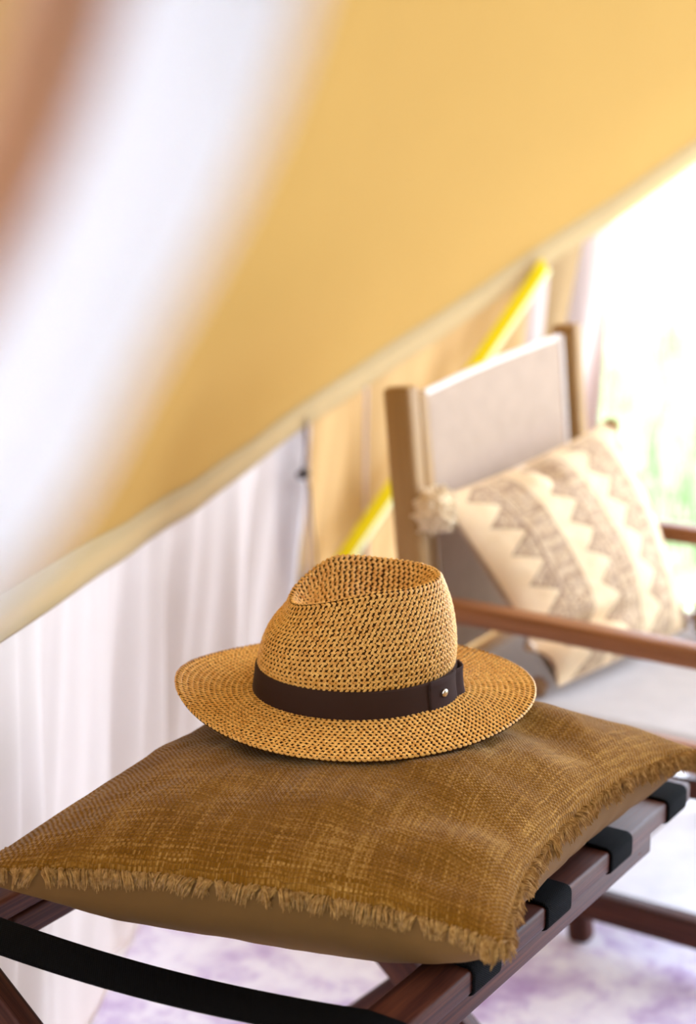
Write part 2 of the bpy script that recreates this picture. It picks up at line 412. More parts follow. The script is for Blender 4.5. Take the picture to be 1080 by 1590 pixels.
# grass blades beyond the doorway
def grass():
    N = 9000; x = rng.uniform(.2, 4.2, N); y = 4.35 + rng.random(N)**1.5 * 9; x = x * y / 5
    h = rng.uniform(.05, .16, N); a = rng.uniform(0, 2*PI, N); ln = rng.uniform(.01, .07, N); wd = .004
    bx = np.cos(a) * wd; by = np.sin(a) * wd; lx = np.cos(a + 1.4) * ln; ly = np.sin(a + 1.4) * ln
    V = np.stack([np.stack([x-bx, y-by, 0*x-.02], -1), np.stack([x+bx, y+by, 0*x-.02], -1), np.stack([x+bx*.6+lx*.35, y+by*.6+ly*.35, h*.6], -1),
                  np.stack([x-bx*.6+lx*.35, y-by*.6+ly*.35, h*.6], -1), np.stack([x+lx, y+ly, h], -1)], 1).reshape(-1, 3)
    F = []
    for i in range(N): F += [(5*i, 5*i+1, 5*i+2, 5*i+3), (5*i+3, 5*i+2, 5*i+4)]
    o = mesh('grass', V, F, M_grass); o['kind'] = 'stuff'; o['label'] = 'bright sunlit grass outside the tent doorway'; o['category'] = 'grass'
grass()

# ------------------------------------------------------------------ door flap, strap, toggle, near curtain
def door_flap():
    k = 60; m = 46; V = []
    top_s = (3.40, 3.64); bot_s = (3.40, 3.47)
    for j in range(m):
        t = j / (m - 1)                                   # 0 top .. 1 bottom
        for i in range(k):
            q = i / (k - 1)
            e = 3.650 + .01*math.sin(2.2*t) - .19 * t**1.6
            s = 3.37 + (e - 3.37) * q
            z = (1 - t) * (float(hemz(3.37 + .27*q)) + .045) + t * .06
            amp = .012 + .012 * t
            off = .016 + amp * math.sin(q * (10 + 5*t) + 1.2*t) + .02 * q * math.sin(PI*t)
            p = on_wall(np.array(s), np.array(off - .03), np.array(z)); V.append(p)
    V = np.array(V); F = gridfaces(m, k)
    o = mesh('door_flap', V, F, M_flap)
    o.modifiers.new('thickness', 'SOLIDIFY').thickness = .002
    o['label'] = 'pale pink canvas door flap gathered beside the bright doorway'; o['category'] = 'tent flap'
door_flap()

def strap():
    A = np.array([.412, 3.532, .885]); B = np.array([-.012, 3.093, .366]); C_ = B + (B - A) * .55
    C_[2] = max(C_[2], .02)
    t = np.linspace(0, 1, 30)[:, None]; P_ = A + (C_ - A) * t
    dirv = (C_ - A) / np.linalg.norm(C_ - A); nrm = np.array([.60, -.80, 0]); nrm -= dirv * (nrm @ dirv); nrm /= np.linalg.norm(nrm)
    wv = np.cross(dirv, nrm)
    e = empty('webbing_strap', tuple(A), 'taut yellow webbing strap running diagonally behind the armchair', 'strap')
    mb = MB(); strip_solid(mb, P_, np.repeat(wv[None], 30, 0), 0.016, .003, np.repeat(nrm[None], 30, 0)); mb.build('webbing', M_strap, e)
    sgn = 1 if (wv[0] > 0) else -1
    mb = MB(); strip_solid(mb, P_ + wv*sgn*.0215, np.repeat(wv[None], 30, 0), .0052, .0025, np.repeat(nrm[None], 30, 0)); o = mb.build('webbing_edge', M_strapedge, e); o['label'] = 'pale green edge stripe'
strap()

def toggle():
    P_ = catmull([on_wall(np.array(s), np.array(o), np.array(z)) for s, o, z in ((2.675, .020, .66), (2.670, .022, .60), (2.660, .024, .566), (2.682, .022, .52), (2.692, .02, .46), (2.703, .02, .40), (2.709, .02, .33), (2.715, .02, .25))], 8)
    e = empty('toggle_cord', tuple(P_[0]), 'thin dark cord with a small black toggle hanging on the tent wall', 'cord')
    mb = MB(); tube(mb, P_, .0022, 6); mb.build('cord', M_cord, e)
    c = on_wall(np.array(2.651), np.array(.028), np.array(.557)); mb = MB()
    tube(mb, [c + np.array([dx, 0, dx*.4]) for dx in (-.011, -.0105, -.006, 0, .006, .0105, .011)], [.003, .006, .009, .0098, .009, .006, .003], 10); mb.build('toggle', M_toggle, e)
toggle()

def near_curtain():
    # a gathered white curtain of the opening the picture is taken through, with a tan strip beside it
    cl = catmull([(.012, .335, 1.75), (.000, .325, 1.55), (-.008, .31, 1.40), (-.0155, .305, 1.30), (-.0228, .30, 1.264), (-.036, .30, 1.231), (-.055, .30, 1.197), (-.077, .30, 1.160), (-.135, .29, 1.09), (-.20, .28, .98), (-.26, .27, .80)], 10)
    e = empty('door_curtain', tuple(cl[-1]), 'white curtain edge with tan strip hanging very close, out of focus', 'curtain')
    n = len(cl); k = 40; V = []; V2 = []
    for i, c in enumerate(cl):
        tt = i / (n - 1)
        hw = np.interp(c[2], [.8, 1.1, 1.17, 1.26, 1.33, 1.75], [.03, .020, .0185, .0150, .0140, .014])
        for j in range(k):
            a = 2*PI*j/k; rr = 1 + .10*math.sin(5*a + 1.5*tt*4) + .05*math.sin(9*a + 2)
            V.append(c + np.array([hw*math.cos(a)*rr, .008*math.sin(a)*rr, hw*.25*math.cos(a)]))
            b = c + np.array([-hw - .013, .004, -.006])
            V2.append(b + np.array([.0115*math.cos(a), .004*math.sin(a)*(1+.2*math.sin(4*a)), 0]))
    F = gridfaces(n, k); F = [(i*k + j, i*k + (j+1) % k, (i+1)*k + (j+1) % k, (i+1)*k + j) for i in range(n-1) for j in range(k)] + [tuple(range(k)), tuple((n-1)*k + j for j in range(k-1, -1, -1))]
    mesh('curtain_cloth', V, F, M_curtain, e); o = mesh('tan_strip', V2, F, M_tan_strip, e); o['label'] = 'tan strip beside the curtain'
near_curtain()

# ------------------------------------------------------------------ luggage rack
RD = np.array([.555, .832, 0]); R0 = np.array([.063, 1.279, 0]); SD = np.array([-.440, .226, 0])   # rail direction, right rail front, across to left rail
PERP = np.array([-.832, .555, 0]); ZT = .48
def rr(s, across=0.0, z=ZT): return R0 + RD*s + SD*across + np.array([0, 0, z])
RW, RH = .046, .024
rack = empty('luggage_rack', (-.14, 1.56, 0), 'folding dark hardwood luggage rack with black webbing straps under the ochre cushion', 'luggage rack')
for side, in ((0,), (1,)):
    o_ = PERP * (RW/2) * (1 if side == 0 else -1) * 1.0
    c0 = rr(-.085, side, ZT - RH/2) + o_; c1 = rr(.590, side, ZT - RH/2) + o_
    mb = MB(); beam(mb, c0, c1, RW, RH, r=.004); mb.build('rail', M_rosewood, rack, True)
    c0 = rr(.02, side, ZT - RH - .016) + o_*1.18; c1 = rr(.505, side, ZT - RH - .016) + o_*1.18
    mb = MB(); beam(mb, c0, c1, RW*.8, .030, r=.004); mb.build('rail_support', M_rosewood, rack)
def leg(s, frm, to, wd=.046, th=.026, over=.0):
    a = rr(s, frm, ZT - RH - .004) + PERP*(RW/2)*(1 if frm == 0 else -1); b = rr(s, to, 0) + PERP*(.0)
    d = b - a; b = a + d
    mb = MB(); beam(mb, a - d*0.0, b + np.array([0, 0, .020]), wd, th, up=RD, r=.004); mb.build('leg', M_rosewood, rack)
leg(-.045, 1, 0.05); leg(.435, 1, 0.05); leg(-.005, 0, .95); leg(.48, 0, .95)
# bolts where the legs cross
for s in (-.025, .4575):
    mb = MB(); c = (rr(s, .5, .24)); tube(mb, [c - RD*.036, c - RD*.034, c + RD*.034, c + RD*.036], [.005, .008, .008, .005], 10); mb.build('pivot_bolt', M_metal, rack)
def rack_strap(s, sag, wid=.054):
    hw = wid/2 * .96; up = np.array([0, 0, 1.]); th = .0032
    sdir = SD / np.linalg.norm(SD); out = -PERP
    e0 = rr(s, 0); e1 = rr(s, 1)
    C = []; N = []
    r = .005; W2 = RW
    def corner(c, a0, a1, o):   # arc in the plane (out, up)
        for a in np.linspace(a0, a1, 5):
            a = math.radians(a); v = o*math.cos(a) + up*math.sin(a); C.append(c + v*(r + th*.5)); N.append(v)
    # right rail: from beneath, around the outer side, over the top
    base = e0
    for q in (.035, .02, .008): C.append(base + PERP*q + up*(-RH - th*.5 - .0003)); N.append(-up)
    corner(base + PERP*r + up*(-RH + r), -90, 0, -PERP)
    corner(base + PERP*r + up*(-r), 0, 90, -PERP)
    C.append(base + PERP*(RW - r) + up*th*.5); N.append(up)
    A0 = base + PERP*(RW - r) + up*th*.5; A1 = e1 - PERP*(RW - r) + up*th*.5
    for t in np.linspace(0, 1, 24)[1:-1]:
        C.append(A0 + (A1 - A0)*t - up*sag*math.sin(PI*t)**.85); N.append(up)
    C.append(A1); N.append(up)
    corner(e1 - PERP*r + up*(-r), 90, 0, PERP)
    corner(e1 - PERP*r + up*(-RH + r), 0, -90, PERP)
    for q in (.008, .02, .035): C.append(e1 - PERP*q + up*(-RH - th*.5 - .0003)); N.append(-up)
    C = np.array(C); N = np.array(N)
    mb = MB(); strip_solid(mb, C, np.repeat(RD[None], len(C), 0), hw, th, N)
    mb.build('strap', M_web, rack)
for s, sg in ((-.048, .012), (.112, .014), (.256, .030), (.400, .028), (.547, .020)): rack_strap(s, sg)

# ------------------------------------------------------------------ ochre cushion on the rack
CA = np.array([.131, 1.258, .556]); CB = np.array([.385, 1.694, .550]); CC = np.array([-.345, 1.392, .556]); CD = np.array([-.093, 1.842, .555])
# u: 0 at A/B side (right) .. 1 at C/D (left);  v: 0 at A/C (front) .. 1 at B/D (back)
def cushion_base(u, v):
    u = u[..., None]; v = v[..., None]
    p = CA*(1-u)*(1-v) + CC*u*(1-v) + CB*(1-u)*v + CD*u*v
    U = 2*u-1; W = 2*v-1
    inr = (CC - CA); inr = inr/np.linalg.norm(inr); inf = (CB - CA)/np.linalg.norm(CB - CA)
    fu = (1 - np.abs(W)**2.4); fv = (1 - np.abs(U)**2.4)
    # edges drawn in by the filling
    p = p + inr * (np.clip(1-u*2, 0, 1)**1.2 * fu*.040 - np.clip(u*2-1, 0, 1)**1.2 * fu*.03) + inf * (np.clip(1-v*2, 0, 1)**1.2*fv*.026 - np.clip(v*2-1, 0, 1)**1.2*fv*.03)
    z = .016*fu*np.abs(U)**3 + .010*fv*np.abs(W)**3
    p = p + np.concatenate([0*z, 0*z, z], -1)
    return p
def fbm(x, y, s=0):
    o = np.zeros_like(x)
    for k, (fx, fy, a) in enumerate(((1, 1, 1), (2.1, 1.7, .5), (3.7, 4.3, .27), (7.9, 6.1, .14))):
        o += a*np.sin(fx*x*2.1 + 1.7*np.sin(fy*y*1.3 + k + s) + s*2.3)*np.sin(fy*y*1.9 + 1.3*np.sin(fx*x*1.1 + 2*k) + s)
    return o
cushion = empty('cushion', (.02, 1.545, .48), 'square ochre burlap cushion with frayed edges lying flat on the luggage rack', 'cushion')
def cush_half(name, sign, height, mat, n=220):
    u, v = np.meshgrid(np.linspace(0, 1, n), np.linspace(0, 1, n), indexing='ij')
    P_ = cushion_base(u, v); U = 2*u-1; W = 2*v-1
    prof = ((1 - np.abs(U)**2.6)*(1 - np.abs(W)**2.6)).clip(0)**(.62 if sign > 0 else .40)
    edge = np.minimum(np.minimum(u, 1-u), np.minimum(v, 1-v))
    z = sign*height*prof
    if sign > 0:
        # pulls and soft creases, strongest near the right hand side and the corners
        ph = (v*1.0 + .35*u)
        fold = np.sin(34*v + 6*u + 2.0*np.sin(7*u + 3*v))*np.exp(-((u - .10)/.17)**2)*.0042*(.6 + .6*np.sin(5*v + 1)**2) + np.sin(15*ph + 3*u)*np.exp(-((u-.22)/.2)**2)*.0040
        fold += .0050*fbm(u*3, v*3, 1) + .0012*fbm(u*9, v*11, 2)
        z += fold*np.clip(edge/.06, 0, 1)*np.clip(prof*1.5, 0, 1)
        hx = P_[..., 0] - .008; hy = P_[..., 1] - 1.60; hr = np.sqrt((hx/.195)**2 + (hy/.172)**2)
        seat = .6415 - P_[..., 2] + .07*np.clip(hr - 1, 0, 9)                       # the hat presses a shallow seat into the top
        z = np.minimum(z, np.maximum(seat, .02))
    else:
        z += .002*fbm(u*4, v*4, 3)*np.clip(edge/.06, 0, 1) + .0012*np.sin(v*60+2*np.sin(v*9))*np.exp(-(u/.14)**2)*np.clip(edge/.03, 0, 1)
    P_ = P_.copy(); P_[..., 2] += z
    if sign < 0:
        rest = .012 + .016*np.sin(PI*np.clip((v - .2)/.8, 0, 1))
        rest = rest*np.sin(PI*np.clip((u-.10)/.82, 0, 1)) + .045*np.exp(-((v - .10)/.12)**2)*np.sin(PI*np.clip((u-.06)/.9, 0, 1))**.5
        P_[..., 2] = np.maximum(P_[..., 2], ZT + .0045 - rest)
        P_[..., 2] = np.minimum(P_[..., 2], cushion_base(u, v)[..., 2])
    F = gridfaces(n, n)
    if sign < 0: F = F[:, ::-1]
    return mesh(name, P_.reshape(-1, 3), F, mat, cushion, uv=np.stack([u*.5, v*.51], -1).reshape(-1, 2))
cush_half('cover_front', 1, .088, M_burlap, 260)
ob = cush_half('cover_back', -1, .105, M_cushback, 120); ob['label'] = 'plain tan cotton underside'
def fringe():
    V = []; F = []; nb = 0
    edges = [(lambda t: (t, 0*t), 1900), (lambda t: (0*t, t), 1900), (lambda t: (t, 0*t + 1), 420), (lambda t: (0*t + 1, t), 420)]
    cen = np.array([.02, 1.545, 0])
    for ei, (fn, N) in enumerate(edges):
        t = np.sort(rng.random(N)); u, v = fn(t); P_ = cushion_base(u, v)
        ut, vt = fn(np.clip(t + .004, 0, 1)); ub, vb = fn(np.clip(t - .004, 0, 1))
        tan = cushion_base(ut, vt) - cushion_base(ub, vb); tan /= np.linalg.norm(tan, axis=1)[:, None]
        out = np.cross(tan, [0, 0, 1.]); out /= np.linalg.norm(out, axis=1)[:, None]
        sg = np.sign(((P_ - cen)*out)[:, :2].sum(1)); out *= sg[:, None]
        nt = int(58 if ei != 1 else 46); cb = np.sort(np.r_[0, (np.arange(1, nt) + rng.uniform(-.38, .38, nt - 1))/nt, 1])
        ck = np.clip(np.searchsorted(cb, t, side='right') - 1, 0, nt - 1); cc = (cb[:-1] + cb[1:])/2
        tl = rng.uniform(.65, 1.25, nt); td = rng.uniform(-.35, .35, nt); ts_ = rng.normal(0, .004, nt)
        for i in range(N):
            cj = ck[i]; right = ei == 1
            ln = (.0125 if right else .0105)*tl[cj]*rng.uniform(.75, 1.12) * (1.35 if (t[i] < .04 or t[i] > .96) else 1)
            side = (cc[cj] - t[i])*.5*(.55 if right else .25) + rng.normal(0, .0016) + ts_[cj] + (.004 if right else .001)
            d = out[i]*(.60 + td[cj] + .25*rng.normal()) + np.array([0, 0, -(.62 + .2*rng.normal())]); d /= np.linalg.norm(d)
            p0 = P_[i] - out[i]*.003 + np.array([0, 0, rng.uniform(-.002, .003)])
            r = rng.uniform(.00045, .0010)
            bend = np.array([0, 0, -.004 - .003*rng.random()])
            sd_ = tan[i]*side
            pts = [p0, p0 + d*ln*.4 + sd_*.3 + out[i]*.0025 + np.array([0, 0, .0015]), p0 + d*ln*.75 + sd_*.75 + bend*.3, p0 + d*ln + sd_ + bend]
            T = pts[3] - pts[0]; T /= np.linalg.norm(T); a = np.cross(T, tan[i]); a /= np.linalg.norm(a) + 1e-9; b = np.cross(T, a)
            for k, (p, rr_) in enumerate(zip(pts, (1, 1.15, 1, .35))):
                for q in range(3):
                    V.append(p + r*rr_*(a*math.cos(2*PI*q/3) + b*math.sin(2*PI*q/3)))
            for k in range(3):
                for q in range(3): F.append((nb + k*3 + q, nb + k*3 + (q+1) % 3, nb + (k+1)*3 + (q+1) % 3, nb + (k+1)*3 + q))
            nb += 12
    o = mesh('fringe', V, F, M_fringe, cushion); o['kind'] = 'stuff'; o['label'] = 'frayed yarn fringe along the seam'
fringe()

# ------------------------------------------------------------------ straw hat
HC = np.array([.008, 1.600, .652])
hat = empty('straw_hat', tuple(HC), 'golden woven straw fedora with dark brown band resting on the ochre cushion', 'hat')
HTILT = Matrix.Rotation(math.radians(1.5), 3, 'X') @ Matrix.Rotation(math.radians(3), 3, 'Z')
HR = np.array(HTILT)
def hat_world(P_): return P_ @ HR.T + HC
def brim_pt(th, r):
    """r 0 at crown base .. 1 at the edge"""
    ax = .103 + (.181 - .103)*r; ay = .089 + (.157 - .089)*r
    x = ax*np.cos(th); y = ay*np.sin(th)
    up = .003 + .016*np.exp(-((np.abs(th - PI) )/.65)**2)*r**2 + .004*np.exp(-(np.minimum(np.abs(th), np.abs(th-2*PI))/.6)**2)*r**2
    z = .004*(1-r)**2 + up*1.0 - .007*r**1.5*np.exp(-((th - 1.5*PI)/.8)**2)
    return np.stack([x, y, z], -1)
def crown_ctrl(th):
    c = np.cos(th); s = np.sin(th)
    base = np.array([.1015*c, .0875*s, 0])
    dl = abs(th - PI); bump = math.exp(-(dl/.55)**2)
    far = math.exp(-((th - .60*PI)/.6)**2)
    zr = (.125 - .024*max((.2 - c)/1.2, 0)**1.3 if s < 0 else .125 + .004*math.exp(-((th-.58*PI)/.45)**2) - .024*max((-.3 - c)/.7, 0)**1.3)
    rx, ry = .080, .060
    if s > 0: ry = .058
    cx = .006
    rim = np.array([cx + rx*c, ry*s, zr])
    if bump > .05: rim = rim + np.array([.006*bump, 0, 0])
    up = np.array([0, 0, 1.])
    out = np.array([c, s, 0])
    zd = .086 - .006*bump
    cen = np.array([cx + .012 + .050*c*.0, 0, zd])
    mid = rim*[.52, .30, 0] + np.array([cx*.5, 0, zd + .30*(zr - zd)*(.7 if abs(s) > .3 else .9)])
    if c < 0: mid[2] = zd + (.30 - .22*bump)*(zr - zd)
    return np.array([base + out*.001, base*[.975, .975, 1] + up*.026, base*.80 + rim*[.20, .20, 0] + up*(zr*.44) + out*.002,
                     base*.48 + rim*[.52, .52, 0] + up*(zr*.68) + out*.004, rim*[1, 1, 0] + up*(zr - .015) + out*.0045, rim - out*.0035, rim - out*.015 - up*.010, mid, cen])
def crown_curves(nth, npr=10):
    out = []
    for th in np.linspace(0, 2*PI, nth, endpoint=False): out.append(catmull(crown_ctrl(th), npr))
    return np.array(out)
CR = crown_curves(180, 9)
# smooth around
for _ in range(2): CR = .25*np.roll(CR, 1, 0) + .5*CR + .25*np.roll(CR, -1, 0)
def stitches(path_pts, path_nrm, path_tan, spacing, ln, wd, hgt, sign, V, F, nb, phase=0.0):
    """lens shaped straw stitches along a closed ring, slanted by sign"""
    P_ = path_pts; L = np.linalg.norm(np.roll(P_, -1, 0) - P_, axis=1); cum = np.r_[0, np.cumsum(L)]; tot = cum[-1]
    N = max(3, int(round(tot/spacing)))
    for k in range(N):
        d = ((k + phase + random.uniform(-.08, .08))/N % 1)*tot
        i = min(int(np.searchsorted(cum, d, side='right')) - 1, len(P_) - 1); f = (d - cum[i])/(L[i] + 1e-12); j = (i + 1) % len(P_)
        p = P_[i]*(1-f) + P_[j]*f; nn = path_nrm[i]*(1-f) + path_nrm[j]*f; nn /= np.linalg.norm(nn); t = path_tan[i]*(1-f) + path_tan[j]*f
        t -= nn*(t @ nn); t /= np.linalg.norm(t) + 1e-12; b = np.cross(nn, t)
        a = math.radians((52 if sign > 0 else -14) + random.uniform(-9, 9)); dv = t*math.cos(a) + b*math.sin(a); wv = np.cross(nn, dv)
        l = ln*random.uniform(.9, 1.08); w_ = wd*random.uniform(.9, 1.1); h = hgt*random.uniform(.8, 1.25)
        for q, ww, hh in ((-.5, .25, -.3), (-.24, .9, .75), (.2, 1, 1), (.5, .3, -.3)):
            for side, h2 in ((-1, 0), (0, 1), (1, 0)):
                V.append(p + dv*q*l + wv*side*ww*w_*.5 + nn*(hh*h*(.25 + .75*h2)))
        for s3 in range(3):
            for q in range(2): F.append((nb + s3*3 + q, nb + s3*3 + q + 1, nb + (s3+1)*3 + q + 1, nb + (s3+1)*3 + q))
        nb += 12
    return nb
def ring_frames(R):
    t = np.roll(R, -1, 0) - np.roll(R, 1, 0); t /= np.linalg.norm(t, axis=1)[:, None] + 1e-12; return t
# brim
nth = 220; th = np.linspace(0, 2*PI, nth, endpoint=False); rs = np.linspace(-.04, 1, 26)
B_ = np.array([brim_pt(th, np.full(nth, r)) for r in rs])           # [r, th]
topv = np.transpose(B_, (1, 0, 2)); low = topv.copy(); low[..., 2] -= .0028
k_ = len(rs); V = np.vstack([topv.reshape(-1, 3), low.reshape(-1, 3)]); F0 = gridfaces(nth, k_, True); n0 = nth*k_
F = F0.tolist() + (F0[:, ::-1] + n0).tolist() + [(i*k_ + k_-1, ((i+1) % nth)*k_ + k_-1, n0 + ((i+1) % nth)*k_ + k_-1, n0 + i*k_ + k_-1) for i in range(nth)] + [(((i+1) % nth)*k_, i*k_, n0 + i*k_, n0 + ((i+1) % nth)*k_) for i in range(nth)]
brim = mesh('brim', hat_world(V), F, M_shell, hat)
V = []; F = []; nb = 0; nrow = 28
for q in range(nrow + 1):
    r = (q + .35)/nrow if q < nrow else 1.0
    R = brim_pt(th, np.full(nth, r)); t = ring_frames(R)
    R2 = brim_pt(th, np.full(nth, r + .02)); nn = np.cross(t, R2 - R); nn *= np.sign(nn[:, 2])[:, None]; nn /= np.linalg.norm(nn, axis=1)[:, None]
    if q == nrow: nn = nn*.5 + (R2 - R)/np.linalg.norm(R2 - R, axis=1)[:, None]*.8 - np.array([0, 0, .3]); nn /= np.linalg.norm(nn, axis=1)[:, None]
    nb = stitches(R + nn*.0004, nn, t, .0056, .0058, .0027, .0012, 1 if q % 2 else -1, V, F, nb, .5*(q % 2))
o = mesh('straw_weave', hat_world(np.array(V)), F, M_straw, brim); o['kind'] = 'stuff'
# crown
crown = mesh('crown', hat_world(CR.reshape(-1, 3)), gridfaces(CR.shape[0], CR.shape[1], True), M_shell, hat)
V = []; F = []; nb = 0
mean = CR.mean(0); Lr = np.r_[0, np.cumsum(np.linalg.norm(np.diff(CR, axis=1), axis=2).mean(0))]
rows = np.arange(.003, Lr[-1] - .004, .0025)
for q, d in enumerate(rows):
    i = min(int(np.searchsorted(Lr, d, side='right')) - 1, CR.shape[1] - 2); f = (d - Lr[i])/(Lr[i+1] - Lr[i])
    R = CR[:, i]*(1-f) + CR[:, i+1]*f; t = ring_frames(R); g_ = CR[:, i+1] - CR[:, i]
    nn = np.cross(t, g_); nn /= np.linalg.norm(nn, axis=1)[:, None] + 1e-12
    nb = stitches(R + nn*.0003, nn, t, .0056, .0056, .0027, .0013, 1 if q % 2 else -1, V, F, nb, .5*(q % 2))
o = mesh('straw_weave', hat_world(np.array(V)), F, M_straw, crown); o['kind'] = 'stuff'
# ribbon band
def band_ring(z, off):
    out = []
    for i in range(CR.shape[0]):
        c = CR[i]; zz = c[:40, 2]; k = int(np.argmax(zz >= z)) if z > 0 else 1; k = max(k, 1)
        f = np.clip((z - c[k-1, 2])/(c[k, 2] - c[k-1, 2] + 1e-9), -1, 1); p = c[k-1] + (c[k] - c[k-1])*f
        o2 = np.array([p[0], p[1]*1.3, 0]); o2 /= np.linalg.norm(o2); p = p + o2*off; p[2] = z; out.append(p)
    return np.array(out)
zs = [(.0045, .0012), (.0050, .0030), (.008, .0034), (.016, .0034), (.025, .0034), (.0335, .0032), (.0345, .0028), (.0348, .0008)]
BN = np.stack([band_ring(z, o_) for z, o_ in zs], 1)
band = mesh('hat_band', hat_world(BN.reshape(-1, 3)), gridfaces(BN.shape[0], len(zs), True), M_band, hat); band['label'] = 'dark brown ribbon band'
# overlapping leather tab, folded over at the right hand end
def sub_band(a0, a1, off0, off1, z0, z1, name, mat, parent, nz=7, extra=None):
    idx = np.linspace(a0, a1, 26)
    rows_ = []
    for z in np.linspace(z0, z1, nz):
        R = band_ring(z, 0); rows_.append(R)
    rows_ = np.stack(rows_, 1)
    P_ = []
    for q, ang in enumerate(idx):
        x = (ang % 360)/360*CR.shape[0]; i = int(x) % CR.shape[0]; f = x - int(x); r = rows_[i]*(1-f) + rows_[(i+1) % CR.shape[0]]*f
        o2 = np.array([math.cos(math.radians(ang)), math.sin(math.radians(ang)), 0])
        t = q/25; off = off0 + (off1 - off0)*t
        if extra: off += extra(t)
        P_.append((r + o2*off))
    P_ = np.array(P_); inn = P_.copy()
    for q, ang in enumerate(idx): inn[q] -= np.array([math.cos(math.radians(ang)), math.sin(math.radians(ang)), 0])*.0016
    V = np.vstack([P_.reshape(-1, 3), inn.reshape(-1, 3)]); n1 = 26*nz; F0 = gridfaces(26, nz)
    F = F0.tolist() + (F0[:, ::-1] + n1).tolist()
    F += [(q*nz, n1 + q*nz, n1 + (q+1)*nz, (q+1)*nz) for q in range(25)] + [((q+1)*nz + nz-1, n1 + (q+1)*nz + nz-1, n1 + q*nz + nz-1, q*nz + nz-1) for q in range(25)]
    F += [(z+1, n1 + z+1, n1 + z, z) for z in range(nz-1)] + [(25*nz + z, n1 + 25*nz + z, n1 + 25*nz + z+1, 25*nz + z+1) for z in range(nz-1)]
    return mesh(name, hat_world(V), F, mat, parent, smooth=True)
tab = sub_band(-49, -22, .0052, .0058, .003, .0355, 'band_tab', M_tab, hat, extra=lambda t: .0012*math.sin(PI*t)); tab['label'] = 'overlapping leather tab on the band'
fold = sub_band(-24, -2, .0048, .0050, .0035, .0350, 'band_fold', M_tab, hat, extra=lambda t: .005*math.sin(PI*t)**2)
R = band_ring(.021, .0078); a_ = -37; i_ = int((a_ % 360)/360*CR.shape[0]); c_ = R[i_]; nd = np.array([math.cos(math.radians(a_-8)), math.sin(math.radians(a_-8)), 0])
mb = MB(); tube(mb, hat_world(np.array([c_ - nd*.002, c_, c_ + nd*.0012, c_ + nd*.0018, c_ + nd*.002])), [.0038, .0042, .0036, .0022, .0006], 16); mb.build('stud', M_metal, tab)

# ------------------------------------------------------------------ armchair
CO = np.array([.345, 2.28, 0]); CU = np.array([.84, -.543, 0]); CV = np.array([.543, .84, 0]); UP = np.array([0, 0, 1.])
def ch(u, v, z): return CO + CU*u + CV*v + UP*z
chair = empty('armchair', tuple(ch(-.05, .29, 0)), 'low wooden safari armchair with beige canvas seat and back beside the doorway', 'armchair')
TW = .574
def cbeam(name, a, b, w_, h, up=UP, mat=M_teak, r=.005, bow=0, par=None):
    mb = MB(); beam(mb, ch(*a), ch(*b), w_, h, up=up, r=r, bow=bow, n=8 if bow else 2); return mb.build(name, mat, par or chair)
for v in (.0, TW - .012):
    cbeam('back_post', (-.268, v, .30), (-.318, v, .815 if v < .1 else .842), .034, .046, up=CU, mat=M_post, r=.007)
    cbeam('armrest', (-.285, v, .500 - .016 + (.012 if v > .1 else 0)), (.34, v, .500 - .016 + (.012 if v > .1 else 0)), .044, .030, r=.008)
    cbeam('seat_rail', (-.30, v, .334), (.33, v, .334), .030, .040, mat=M_teak, r=.006)
    cbeam('stretcher', (-.02, v, .286), (.32, v, .286), .024, .024, mat=M_rosewood)
    cbeam('runner', (-.045, v, .070), (.33, v, .070), .034, .042, mat=M_rosewood, r=.005)
    cbeam('leg', (.006, v, .0045), (-.03, v, .31), .032, .034, up=CU, mat=M_rosewood, r=.008)
    cbeam('leg', (.29, v, .0045), (.29, v, .49), .034, .034, up=CU, mat=M_rosewood, r=.008)
cbeam('cross_rail', (-.30, .017, .325), (-.30, TW - .03, .325), .03, .036, mat=M_post)
cbeam('cross_rail', (.31, .017, .318), (.31, TW - .03, .318), .03, .036, mat=M_post)
cbeam('cross_rail', (-.015, .017, .075), (-.015, TW - .03, .075), .026, .03, mat=M_rosewood)
# canvas back: a padded slab between the posts
def slab(name, f, nu, nv, thick, mat, parent):
    u, v = np.meshgrid(np.linspace(0, 1, nu), np.linspace(0, 1, nv), indexing='ij')
    T_ = f(u, v); e = np.minimum(np.minimum(u, 1-u)*nu*.012, np.minimum(v, 1-v)*nv*.012); e = np.sqrt(np.clip(e/.04, 0, 1)*(2 - np.clip(e/.04, 0, 1)))
    n = np.cross(np.gradient(T_, axis=0), np.gradient(T_, axis=1)); n /= np.linalg.norm(n, axis=-1)[..., None]
    top = T_ + n*(thick/2*e)[..., None]; bot = T_ - n*(thick/2*e)[..., None]
    n0 = nu*nv; F0 = gridfaces(nu, nv)
    V = np.vstack([top.reshape(-1, 3), bot.reshape(-1, 3)])
    return mesh(name, V, F0.tolist() + (F0[:, ::-1] + n0).tolist(), mat, parent)
def back_f(u, v):
    vv = .050 + (TW - .012 - .017 - .050 - .010)*u; z = .37 + (.797 + .030*u - .37)*v
    uu = -.268 - .05*(z - .30)/.515 - .004 - .010*np.sin(PI*u)*(.6 + .4*v)
    return CO + CU*uu[..., None] + CV*vv[..., None] + UP*z[..., None]
slab('back_canvas', back_f, 60, 60, .026, M_seat, chair)
def edge_tube(name, pts, r, mat):
    mb = MB(); tube(mb, pts, r, 8); return mb.build(name, mat, chair)
tt = np.linspace(0, 1, 20)
o = edge_tube('canvas_piping', back_f(np.full(20, .985), tt) + CU*.010, .0055, M_seatedge); o['label'] = 'pale piped edge of the canvas back'
edge_tube('canvas_piping', back_f(tt, np.full(20, .99)) + CU*.004, .0065, M_seatedge)
cbeam('back_shade_bar', (-.268 + .004, .033, .36), (-.315 + .004, .033, .803), .030, .030, up=CU, mat=M_post, r=.008)  # brown bar added in place of the contact shadow beside the near post
